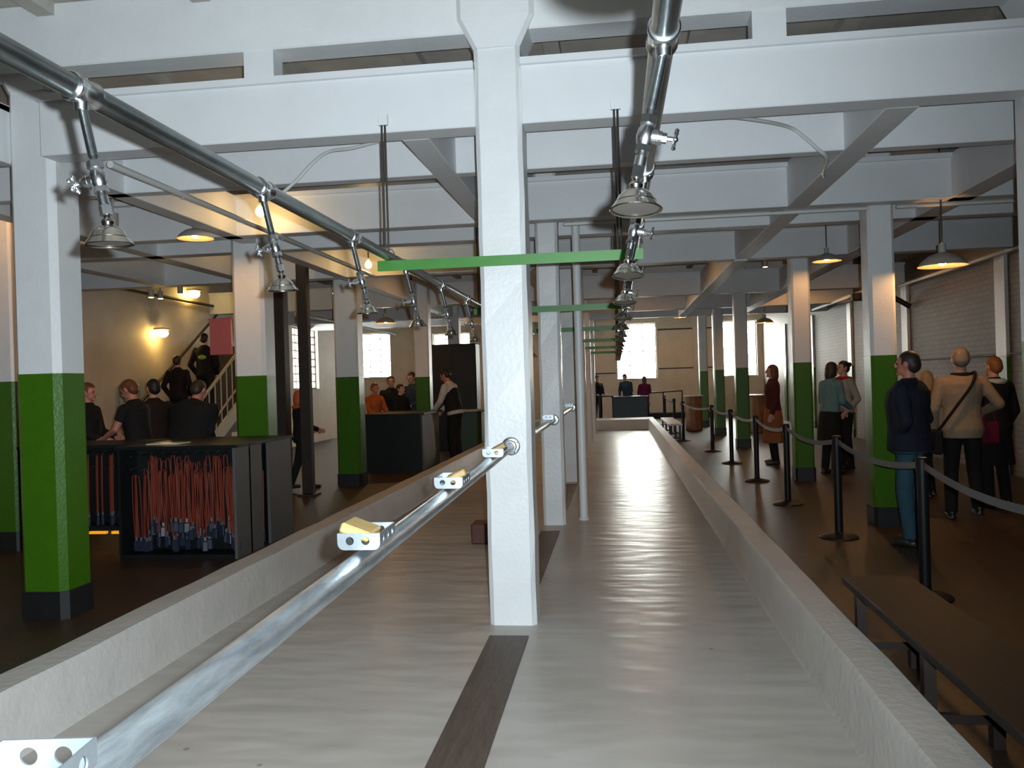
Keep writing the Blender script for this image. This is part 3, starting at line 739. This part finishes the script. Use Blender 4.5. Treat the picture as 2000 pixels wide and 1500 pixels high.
# ------------------------------------------------------------------ queue stanchions
def stanchion(x, y, label, nxt=None, h=.985):
    t = thing('stanchion', label, 'stanchion', (x, y, 0), 0, 'black belt stanchions along the queue')
    MB().lathe((0, 0, 0), (0, 0, 1), [(.18, 0), (.18, .012), (.165, .022), (.05, .045), (.034, .06)], 32).build('base', BLACK, t, smooth=.5)
    MB().cyl((0, 0, .05), (0, 0, h - .09), .038, n=20).build('post', BLACK, t)
    MB().cyl((0, 0, h - .10), (0, 0, h - .01), .044, n=20).lathe((0, 0, h - .012), (0, 0, 1), [(.044, 0), (.034, .012), (.02, .016)], 20).build('belt_head', BLACK, t, smooth=.5)
    if nxt:
        d = V((nxt[0] - x, nxt[1] - y, 0)); nrm = V((-d.y, d.x, 0)).normalized() * .0015
        mb = MB(); rings = []
        for k in range(15):
            u = k / 14; p = d.normalized() * .042 + (d - d.normalized() * .084) * u; z = h - .055 - .075 * 4 * u * (1 - u)
            rings.append([mb.bm.verts.new(p + o + V((0, 0, z + dz))) for o, dz in ((nrm, .024), (nrm, -.024), (-nrm, -.024), (-nrm, .024))])
        mb.skin(rings); mb.build('belt', BELT, t, smooth=.5)
pts = [(2.02, 3.9), (2.11, 6.22), (2.10, 8.49), (2.05, 10.68), (2.06, 13.02), (2.05, 15.73), (1.99, 18.25), (1.63, 21.4), (1.62, 24.4), (1.62, 29.0)]
labs = ['stanchion just outside the picture beside the dark wooden bench', 'nearest thick black stanchion in front of the navy-jacket man', 'second stanchion from the camera, left of the navy-jacket man', 'third stanchion from the camera, left of the teal-top woman',
        'fourth stanchion from the camera along the queue', 'fifth stanchion from the camera along the queue', 'sixth stanchion from the camera along the queue', 'stanchion beside the pale far bench, near end', 'stanchion beside the pale far bench, far end',
        'far stanchion standing right of the maroon-coat person', 'farthest stanchion just behind the maroon-coat person']
for i, (x, y) in enumerate(pts):
    nx = pts[i - 1] if i not in (0, 8) else None
    stanchion(x, y, labs[i], nx)
# ------------------------------------------------------------------ benches, tables, platform
def bench(x0, x1, ya, yb, h, m, label, nl):
    t = thing('bench', label, 'bench', ((x0 + x1) / 2, (ya + yb) / 2, 0)); L = (yb - ya) / 2; W = (x1 - x0) / 2
    MB().box((-W, -L, h - .045), (W, L, h), .006).build('seat', m, t, smooth=None)
    for k in range(nl):
        y = -L + .18 + (2 * L - .36) * k / (nl - 1)
        for s in (-1, 1):
            MB().box((s * (W - .05) - .025, y - .025, 0), (s * (W - .05) + .025, y + .025, h - .045)).build('leg', CAST, t, smooth=None)
        MB().box((-W + .07, y - .015, .10), (W - .07, y + .015, .14)).build('stretcher', CAST, t, smooth=None)
bench(1.23, 1.60, .6, 4.95, .45, BENCH, 'long dark wooden bench beside the near right shower kerb', 5)
bench(1.22, 1.56, 20.7, 24.2, .47, BENCHL, 'pale-topped bench far along the right shower kerb', 3)
def drum(x, y, label, h=1.05):
    t = thing('drum_table', label, 'table', (x, y, 0))
    MB().lathe((0, 0, 0), (0, 0, 1), [(.22, 0), (.25, .02), (.25, h - .05), (.23, h - .03)], 24).build('barrel', DRUM, t, smooth=.5)
    MB().cyl((0, 0, h - .03), (0, 0, h), .30, n=32).build('top', TOPW, t)
drum(3.85, 24.0, 'round table with white top behind the third queue column')
drum(2.25, 25.4, 'round white-topped drum table left of the far queue columns')
tag(MB().box((.9, 33.3, 0), (3.6, 33.98, .22), .01).build('platform', BLACKW, smooth=None), 'low black platform along the base of the far wall', 'platform')
t = thing('desk', 'dark blue desk in front of the end window with people around it', 'desk', (.48, 29.9, 0))
MB().box((-.62, -.3, 0), (.58, .3, .95)).build('body', mat('dark blue panel', (.03, .05, .07), .5), t, smooth=None)
MB().box((-.66, -.35, .95), (.62, .35, .98)).build('top', BLACKW, t, smooth=None)
t = thing('high_table', 'thin black-legged table beside the dark-capped person at the far end', 'table', (-.35, 29.0, 0))
MB().box((-.3, -.25, 1.0), (.25, .25, 1.04)).build('top', BLACK, t, smooth=None)
for sx in (-.26, .2): 
    for sy in (-.2, .2): MB().box((sx, sy, 0), (sx + .04, sy + .04, 1.0)).build('leg', BLACK, t, smooth=None)
t = thing('guard_rail', 'black tubular guard rail right of the maroon-coat person', 'railing', (0, 0, 0))
MB().tube([(1.15, 32.2, 1.03), (2.45, 32.2, 1.08), (2.45, 32.2, .0)], .03, 8).build('top_rail', BLACK, t)
for xx in (1.15, 1.75): MB().cyl((xx, 32.2, 0), (xx, 32.2, 1.04), .025, n=8).build('upright', BLACK, t)
t = thing('security_camera', 'dark bracketed camera housing on the right wall behind the queue column', 'camera', (5.0, 17.2, 2.95))
MB().tube([(.7, 0, -.12), (.35, 0, .10), (.0, -.1, .12)], .05, 10).build('bracket', CAST, t)
MB().box((-.42, -.22, .02), (.05, -.04, .17), .02).build('housing', CAST, t, smooth=None)
# ------------------------------------------------------------------ people
SKIN = mat('skin', (0.52, 0.28, 0.20), 0.5)
SKINR = mat('ruddy skin', (0.50, 0.20, 0.14), 0.5)
EYE = mat('dark eye', (0.02, 0.015, 0.012), 0.2)
LIP = mat('lips', (0.35, 0.12, 0.10), 0.5)
SHOE = mat('black shoe leather', (0.015, 0.013, 0.012), 0.4)
def cloth(n, c): return mat('cloth ' + n, c, 0.85, spec=0.2, noise=0.25, nscale=7, bump=0.25, bscale=16)
def hairm(n, c): return mat('hair ' + n, c, 0.55, noise=0.4, nscale=25, stretch=(1, 1, .3))

def fuse(mb, name, m, vox, parent=None, smooth=3):
    """one closed skin grown around all the pieces"""
    o = mb.build(name, m, smooth=None)
    r = o.modifiers.new('r', 'REMESH'); r.mode = 'VOXEL'; r.voxel_size = vox
    s = o.modifiers.new('s', 'SMOOTH'); s.factor = .5; s.iterations = smooth
    dg = bpy.context.evaluated_depsgraph_get()
    me = bpy.data.meshes.new_from_object(o.evaluated_get(dg)); o.modifiers.clear()
    old = o.data; o.data = me; bpy.data.meshes.remove(old)
    me.polygons.foreach_set('use_smooth', [True] * len(me.polygons))
    if parent is not None: o.parent = parent
    return o

def person(label, loc, rz, H, top, legs, hair, lean=0.0, nod=0.0, turn=0.0, arms=None, girth=1.0, sleeve='long', hem=.88, skirt=None, style='short',
           stride=0.0, vox=.012, skin=None, group=None, extras=()):
    s = H / 1.75; skin = skin or SKIN
    piv = V((0, 0, .93))
    RL = Matrix.Rotation(-lean, 3, 'X')
    def B(p):                              # point of the upper body, leaned about the hips
        p = V(p); return (piv + RL @ (p - piv)) * s
    def L(p): return V(p) * s
    HR = Matrix.Rotation(turn, 3, 'Z') @ Matrix.Rotation(-nod, 3, 'X'); hp = V((0, 0, 1.55))
    def Hd(p): return B(hp + HR @ (V(p) - hp))
    HRot = RL @ HR
    A = {'L': ((-.245, -.03, 1.13), (-.255, .05, .89)), 'R': ((.245, -.03, 1.13), (.255, .05, .89))}
    if arms: A.update(arms)
    TOR = [(.84, .150, .110, -.010), (.93, .170, .122, -.010), (1.05, .152, .110, .0), (1.18, .152, .110, .008), (1.30, .172, .118, .006), (1.39, .182, .106, -.004), (1.445, .140, .080, -.012), (1.49, .066, .062, -.010)]
    def torso(mb, g, z0, z1, flare=0.0):
        rs = []
        zs = [t for t in TOR if z0 <= t[0] <= z1]
        if z0 < TOR[0][0]: zs = [(z0, .165 + flare, .125 + flare, -.01)] + zs
        elif not zs or zs[0][0] > z0 + .01: zs = [(z0,) + TOR[1][1:]] + zs
        for z, rx, ry, oy in zs:
            c = B((0, oy, z)) if z > .9 else (L((0, oy, z)) if lean < .02 else B((0, oy, z)))
            rs.append(mb.ring(c, RL @ V((1, 0, 0)), RL @ V((0, 1, 0)), (rx * girth + g) * s, (ry * girth + g) * s, 20))
        mb.skin(rs)
    def limb(mb, a, b, r1, r2):
        mb.cyl(a, b, r1 * s, r2 * s, 14); mb.ball(a, r1 * s, n=12); mb.ball(b, r2 * s, n=12)
    sho = {'L': (-.178 * (.4 + .6 * girth), -.008, 1.405), 'R': (.178 * (.4 + .6 * girth), -.008, 1.405)}
    hip = {'L': (-.088, -.005, .90), 'R': (.088, -.005, .90)}
    st = {'L': stride, 'R': -stride}
    knee = {k: (x * 1.08, .025 + st[k] * .55, .50 + abs(stride) * .02) for k, x in (('L', -.095), ('R', .095))}
    ank = {k: (x * 1.15, -.02 + st[k] + (-.10 if st[k] < 0 else 0) * 0, .085 + (.06 if st[k] < 0 else 0)) for k, x in (('L', -.10), ('R', .10))}
    # ---- body: one continuous surface
    b = MB()
    torso(b, -.012, .84, 1.5)
    b.cyl(B((0, -.012, 1.44)), Hd((0, .0, 1.60)), .056 * s, .052 * s, 16)
    b.ball(Hd((0, -.004, 1.652)), s, (.074, .094, .099), 20, HRot)
    b.ball(Hd((0, .034, 1.592)), s, (.054, .058, .062), 16, HRot)
    b.ball(Hd((0, .070, 1.665)), s, (.052, .026, .016), 12, HRot)
    b.tube([Hd((0, .088, 1.660)), Hd((0, .106, 1.632)), Hd((0, .108, 1.622)), Hd((0, .090, 1.614))], [.009 * s, .013 * s, .015 * s, .010 * s], 8)
    b.ball(Hd((0, .086, 1.553)), s, (.022, .016, .016), 10, HRot)
    for k in (-1, 1): b.ball(Hd((k * .077, -.008, 1.637)), s, (.012, .022, .034), 10, HRot)
    for k in ('L', 'R'):
        sg = -1 if k == 'L' else 1
        e, wv = V(A[k][0]), V(A[k][1]); S, E, W = B(sho[k]), B(e), B(wv)
        limb(b, S, E, .050, .039); limb(b, E, W, .041, .027)
        d = (W - E).normalized()
        side = d.cross(RL @ V((1, 0, 0))); side = side.normalized() if side.length > .1 else V((0, 1, 0))   # palm width runs fore-aft
        thick = d.cross(side).normalized()
        rot = Matrix((side, thick, d)).transposed()
        b.ball(W + d * .045 * s, s, (.040, .019, .056), 14, rot)
        for i, (o, ln) in enumerate(((-.029, .060), (-.010, .072), (.010, .070), (.028, .056))):
            p0 = W + (d * .080 + side * o) * s; p1 = p0 + (d * ln * .5 + thick * -sg * .006) * s; p2 = p1 + (d * ln * .42 - thick * sg * .020) * s
            b.tube([p0 - d * .02 * s, p0, p1, p2], [.011 * s, .0115 * s, .010 * s, .0085 * s], 8)
        tb = W + (d * .022 + side * .030) * s
        b.tube([tb, tb + (d * .028 + side * .026) * s, tb + (d * .058 + side * .030 - thick * sg * .012) * s], [.015 * s, .0125 * s, .0095 * s], 8)
        limb(b, L(hip[k]), L(knee[k]), .080, .054); limb(b, L(knee[k]), L(ank[k]), .054, .036)
        b.ball(L(V(ank[k]) + V((0, .055, -.045))), s, (.040, .110, .034), 12)
    body = fuse(b, 'person', skin, vox * .62, smooth=2)
    body.location = loc; body.rotation_euler = (0, 0, rz)
    tag(body, label, 'person', group)
    # ---- clothes
    t = MB(); torso(t, .020, hem, 1.50, .012)
    t.lathe(B((0, -.012, 1.43)), B((0, -.006, 1.53)) - B((0, -.012, 1.43)), [(.078 * s, 0), (.072 * s, .06 * s), (.070 * s, .085 * s)], 16)
    for k in ('L', 'R'):
        e, wv = V(A[k][0]), V(A[k][1]); S, E, W = B(sho[k]), B(e), B(wv)
        if sleeve == 'long':
            limb(t, S, E, .068, .056); t.ball(E, .056 * s); t.cyl(E, W + (W - E).normalized() * .0, .056 * s, .043 * s, 14)
        else:
            M_ = S.lerp(E, .62); t.ball(S, .066 * s); t.cyl(S, M_, .066 * s, .060 * s, 14)
    fuse(t, 'jacket' if sleeve == 'long' else 't_shirt', top, vox, body, 3)
    l = MB()
    torso(l, .010, .84, 1.0)
    for k in ('L', 'R'):
        limb(l, L(hip[k]), L(knee[k]), .093, .072); a = V(ank[k]); l.cyl(L(knee[k]), L((a.x, a.y, a.z - .02)), .072 * s, .060 * s, 14)
    fuse(l, 'trousers', legs, vox, body, 3)
    if skirt:
        q = MB(); rr = []
        for z, rx, ry in ((1.02, .165, .125), (.92, .19, .15), (.75, .205, .17), (skirt[0], .215, .185)):
            rr.append(q.ring(L((0, 0, z)), V((1, 0, 0)), V((0, 1, 0)), rx * girth * s, ry * girth * s, 20))
        q.skin(rr); fuse(q, 'skirt', skirt[1], vox, body, 2)
    for k in ('L', 'R'):
        a = V(ank[k]); f = MB()
        f.ball(L(a + V((0, .060, -.047))), s, (.048, .130, .037), 14); f.box(L(a + V((-.040, -.065, -.084))), L(a + V((.040, .165, -.060)))); f.ball(L(a + V((0, -.012, -.015))), s, (.046, .055, .045), 10)
        o = fuse(f, 'shoe', SHOE, vox, body, 2)
    h = MB()
    h.ball(Hd((0, -.014, 1.668)), s, (.083, .098, .096), 20, HRot)
    if style in ('short', 'long', 'bun', 'cap'):
        h.ball(Hd((0, -.050, 1.635)), s, (.076, .068, .080), 14, HRot)
    if style == 'long':
        h.ball(Hd((0, -.055, 1.57)), s, (.082, .062, .12), 14, HRot)
        for k in (-1, 1): h.ball(Hd((k * .066, -.02, 1.60)), s, (.028, .050, .10), 10, HRot)
    if style == 'bun': h.ball(Hd((0, -.118, 1.69)), s, (.042, .042, .042), 10, HRot)
    # keep the face clear of hair
    hm = fuse(h, 'cap' if style == 'cap' else 'hair', hair, vox * .8, body, 1)
    inv = HRot.transposed(); c0 = Hd((0, 0, 1.65))
    for v in hm.data.vertices:
        p = inv @ (v.co - c0) / s
        if p.y > .035 and p.z < .052: v.co = c0 + HRot @ (V((p.x * .82, .035 + (p.y - .035) * .12, p.z)) * s)
    for k in (-1, 1):
        MB().ball(Hd((k * .031, .083, 1.648)), s, (.013, .008, .008), 10, HRot).build('eye', EYE, body, smooth=4)
    MB().ball(Hd((0, .088, 1.583)), s, (.023, .007, .006), 10, HRot).build('mouth', LIP, body, smooth=4)
    for nm, fn, m in extras:
        e = MB(); fn(e, B, L, Hd, s, HRot, RL); e.build(nm, m, body, smooth=1.0)
    return body

def collar(e, B, L, Hd, s, HRot, RL): e.torus(B((0, -.012, 1.485)), RL @ V((0, 0, 1)), .080 * s, .022 * s, 24, 8)
def scarf(e, B, L, Hd, s, HRot, RL): e.torus(B((0, -.01, 1.465)), RL @ V((0, 0, 1)), .098 * s, .034 * s, 24, 8)
def emblem(e, B, L, Hd, s, HRot, RL): e.ball(B((0, -.132, 1.27)), s, (.085, .012, .045), 16, RL)
def vest(e, B, L, Hd, s, HRot, RL):
    rs = []
    for z, rx, ry in ((.95, .205, .158), (1.1, .188, .146), (1.25, .192, .150), (1.36, .180, .136), (1.43, .12, .10)):
        rs.append(e.ring(B((0, 0, z)), RL @ V((1, 0, 0)), RL @ V((0, 1, 0)), rx * s, ry * s, 20))
    e.skin(rs)
def brim(e, B, L, Hd, s, HRot, RL): e.ball(Hd((0, .10, 1.70)), s, (.07, .07, .010), 14, HRot)
NAVY = cloth('navy black', (.016, .018, .030)); BLK = cloth('black', (.014, .013, .014)); JEAN = cloth('blue jeans', (.035, .085, .12)); BEI = cloth('beige', (.34, .25, .165))
TEAL = cloth('teal', (.13, .25, .28)); DBRN = cloth('dark brown', (.022, .014, .012)); ORG = cloth('orange', (.50, .12, .03)); MAR = cloth('maroon', (.20, .02, .07)); GRYW = cloth('pale grey', (.36, .35, .32))
DBLU = cloth('dark blue', (.03, .05, .08)); WHT = cloth('white', (.6, .58, .54)); REDC = cloth('red', (.5, .02, .02)); TAN = cloth('tan', (.34, .17, .08)); DRED = cloth('dark red', (.09, .02, .02)); ORSK = cloth('rust', (.30, .11, .04))
hB, hG, hO, hL, hK, hR = hairm('dark brown', (.035, .022, .016)), hairm('grey', (.24, .19, .15)), hairm('ginger', (.30, .11, .025)), hairm('blond', (.50, .29, .12)), hairm('black', (.012, .010, .010)), hairm('red brown', (.17, .05, .02))
pk = {'L': ((-.275, -.07, 1.13), (-.205, .085, .935)), 'R': ((.275, -.07, 1.13), (.205, .085, .935))}
fwd = {'L': ((-.235, .03, 1.14), (-.16, .26, 1.06)), 'R': ((.235, .03, 1.14), (.16, .26, 1.06))}
dwn = {'L': ((-.225, .12, 1.17), (-.14, .36, 1.03)), 'R': ((.225, .12, 1.17), (.14, .36, 1.03))}
GQ, GR_, GC, GF, GS = 'visitors in the queue', 'visitors at the lanyard racks', 'visitors at the far counter', 'visitors near the end window', 'visitors climbing the stairs'
person('person in a dark navy jacket and blue jeans facing left, nearest the camera', (2.66, 8.14, 0), .95, 1.765, NAVY, JEAN, hB, arms={'L': ((-.285, -.07, 1.13), (-.15, .06, .985)), 'R': ((.285, -.07, 1.13), (.15, .06, .985))}, girth=1.38, hem=.86, vox=.011, group=GQ, skin=SKINR)
person('grey-haired person seen from behind in a beige jacket and black trousers', (3.62, 9.45, 0), -.12, 1.81, BEI, BLK, hG, arms={'L': ((-.27, -.03, 1.13), (-.24, .10, .92)), 'R': ((.335, -.04, 1.18), (.25, .20, 1.09))}, hem=.84, vox=.011, girth=1.08, group=GQ,
       stride=.05, extras=[('collar', collar, BLK)])
person('ginger-haired person in a long black coat with a white collar', (4.30, 10.3, 0), .35, 1.72, BLK, BLK, hO, arms={'L': ((-.28, -.02, 1.13), (-.22, .20, 1.0)), 'R': ((.27, -.02, 1.12), (.25, .12, .90))}, hem=.50, style='short', girth=1.1, group=GQ,
       extras=[('collar', scarf, WHT)])
person('short fair-haired person in tan, mostly hidden left of the beige jacket', (3.86, 11.2, 0), 1.0, 1.58, TAN, BLK, hL, arms=fwd, style='long', group=GQ)
person('person in a teal top and black skirt beside the second queue column', (3.32, 13.8, 0), -1.1, 1.76, TEAL, BLK, hB, lean=.10, arms=fwd, hem=.97, skirt=(.52, BLK), style='long', group=GQ)
person('dark-haired person in pale grey with a red scarf behind the teal top', (3.76, 14.65, 0), 1.9, 1.78, GRYW, BLK, hK, arms=pk, hem=.92, style='bun', group=GQ, extras=[('scarf', scarf, REDC)])
person('person in dark red and a rust skirt behind the second queue column', (2.76, 15.5, 0), 1.5, 1.76, DRED, BLK, hR, hem=.95, skirt=(.38, ORSK), style='long', group=GQ)
person('person in a dark cap and black clothes at the far left of the end wall', (-.68, 30.9, 0), -2.6, 1.74, BLK, BLK, hK, style='cap', arms=fwd, vox=.02, group=GF, extras=[('cap_brim', brim, BLK)])
person('person in dark blue bending over the desk before the end window', (.42, 30.9, 0), 2.7, 1.80, DBLU, DBLU, hB, lean=.35, arms=dwn, vox=.02, group=GF)
person('person in a maroon coat standing in front of the end window', (1.02, 31.0, 0), .3, 1.66, MAR, BLK, hB, hem=.62, style='long', arms=fwd, vox=.02, group=GF)
person('red-haired person in a black t-shirt reaching over the lanyard rack', (-5.50, 9.22, 0), 1.45, 1.77, BLK, BLK, hR, lean=.15, nod=.35, arms={'L': ((-.24, .10, 1.20), (-.13, .36, 1.13)), 'R': ((.23, .10, 1.20), (.14, .34, 1.10))}, sleeve='short', hem=.86, vox=.011, skin=SKINR, group=GR_)
person('broad person in black seen from behind at the lanyard rack', (-4.98, 9.30, 0), -.15, 1.77, BLK, BLK, hB, lean=.34, nod=.15, arms=fwd, girth=1.65, vox=.012, group=GR_, skin=SKINR)
person('dark-haired person in dark brown between the red-haired and the broad visitor', (-5.98, 10.35, 0), .9, 1.77, DBRN, BLK, hK, arms=fwd, group=GR_)
person('person with a ruddy face in black beside the large left column', (-6.50, 9.75, 0), -1.5, 1.74, BLK, BLK, hR, nod=.1, arms=fwd, group=GR_, skin=SKINR)
person('person in black with a yellow-green back patch, higher on the stairs', (-7.85, 15.45, .172 * 6), .05, 1.68, BLK, BLK, hK, arms=pk, stride=.06, group=GS, extras=[('back_patch', emblem, mat('yellow green patch', (.30, .38, .05), .5))])
person('person in dark clothes lower on the stairs, behind the broad visitor', (-8.05, 14.78, .172 * 4), .1, 1.58, DBRN, BLK, hB, arms=pk, stride=.06, group=GS)
person('walking person in black with an orange hood behind the dark post', (-4.93, 12.75, 0), -.9, 1.56, BLK, BLK, hairm('orange hood', (.55, .10, .02)), stride=.22, arms=fwd, style='long', group=GC, skin=SKINR, extras=[('hood', scarf, ORG)])
person('person in orange at the far end of the far counter', (-5.05, 17.2, 0), -2.2, 1.66, ORG, BLK, hR, arms=dwn, lean=.1, vox=.016, group=GC, skin=SKINR)
person('tall person in black standing against the bright window at the far counter', (-4.85, 17.9, 0), -2.8, 1.80, BLK, BLK, hK, arms=fwd, vox=.016, group=GC)
person('person in dark blue with a bowed head at the far counter', (-4.50, 18.4, 0), 2.7, 1.88, DBLU, BLK, hB, nod=.25, arms=fwd, vox=.016, group=GC)
person('tall person with white sleeves and a black vest leaning over the far counter', (-3.28, 16.95, 0), 1.25, 1.92, WHT, BLK, hK, lean=.22, nod=.3, arms=dwn, vox=.014, group=GC, skin=SKINR, extras=[('vest', vest, BLK)])
person('short person in black in front of the person with white sleeves', (-4.40, 16.98, 0), -2.0, 1.62, BLK, BLK, hK, arms=fwd, vox=.016, group=GC)

# the beige-jacket visitor's bag
bt = thing('shoulder_bag', 'dark shoulder bag strapped across the beige jacket', 'bag', (3.62, 9.45, 0), -.12)
MB().tube(bez([(.10, .10, 1.52), (.13, -.03, 1.555), (.06, -.16, 1.42), (-.10, -.185, 1.20), (-.215, -.14, 1.02), (-.245, -.05, .95)], 6), .016, 8).build('strap', BLK, bt)
MB().box((-.31, -.14, .70), (-.215, .12, .96), .02).build('pouch', BLK, bt, smooth=None)
tag(MB().box((-.10, -.06, .62), (.10, .06, .88), .03).tube([(-.06, 0, .88), (-.04, 0, 1.0), (.04, 0, 1.0), (.06, 0, .88)], .010, 8).build('handbag', cloth('dark crimson', (.13, .01, .03)), smooth=None, loc=(4.12, 10.0, .12)),
    'dark crimson handbag held beside the long black coat', 'bag')
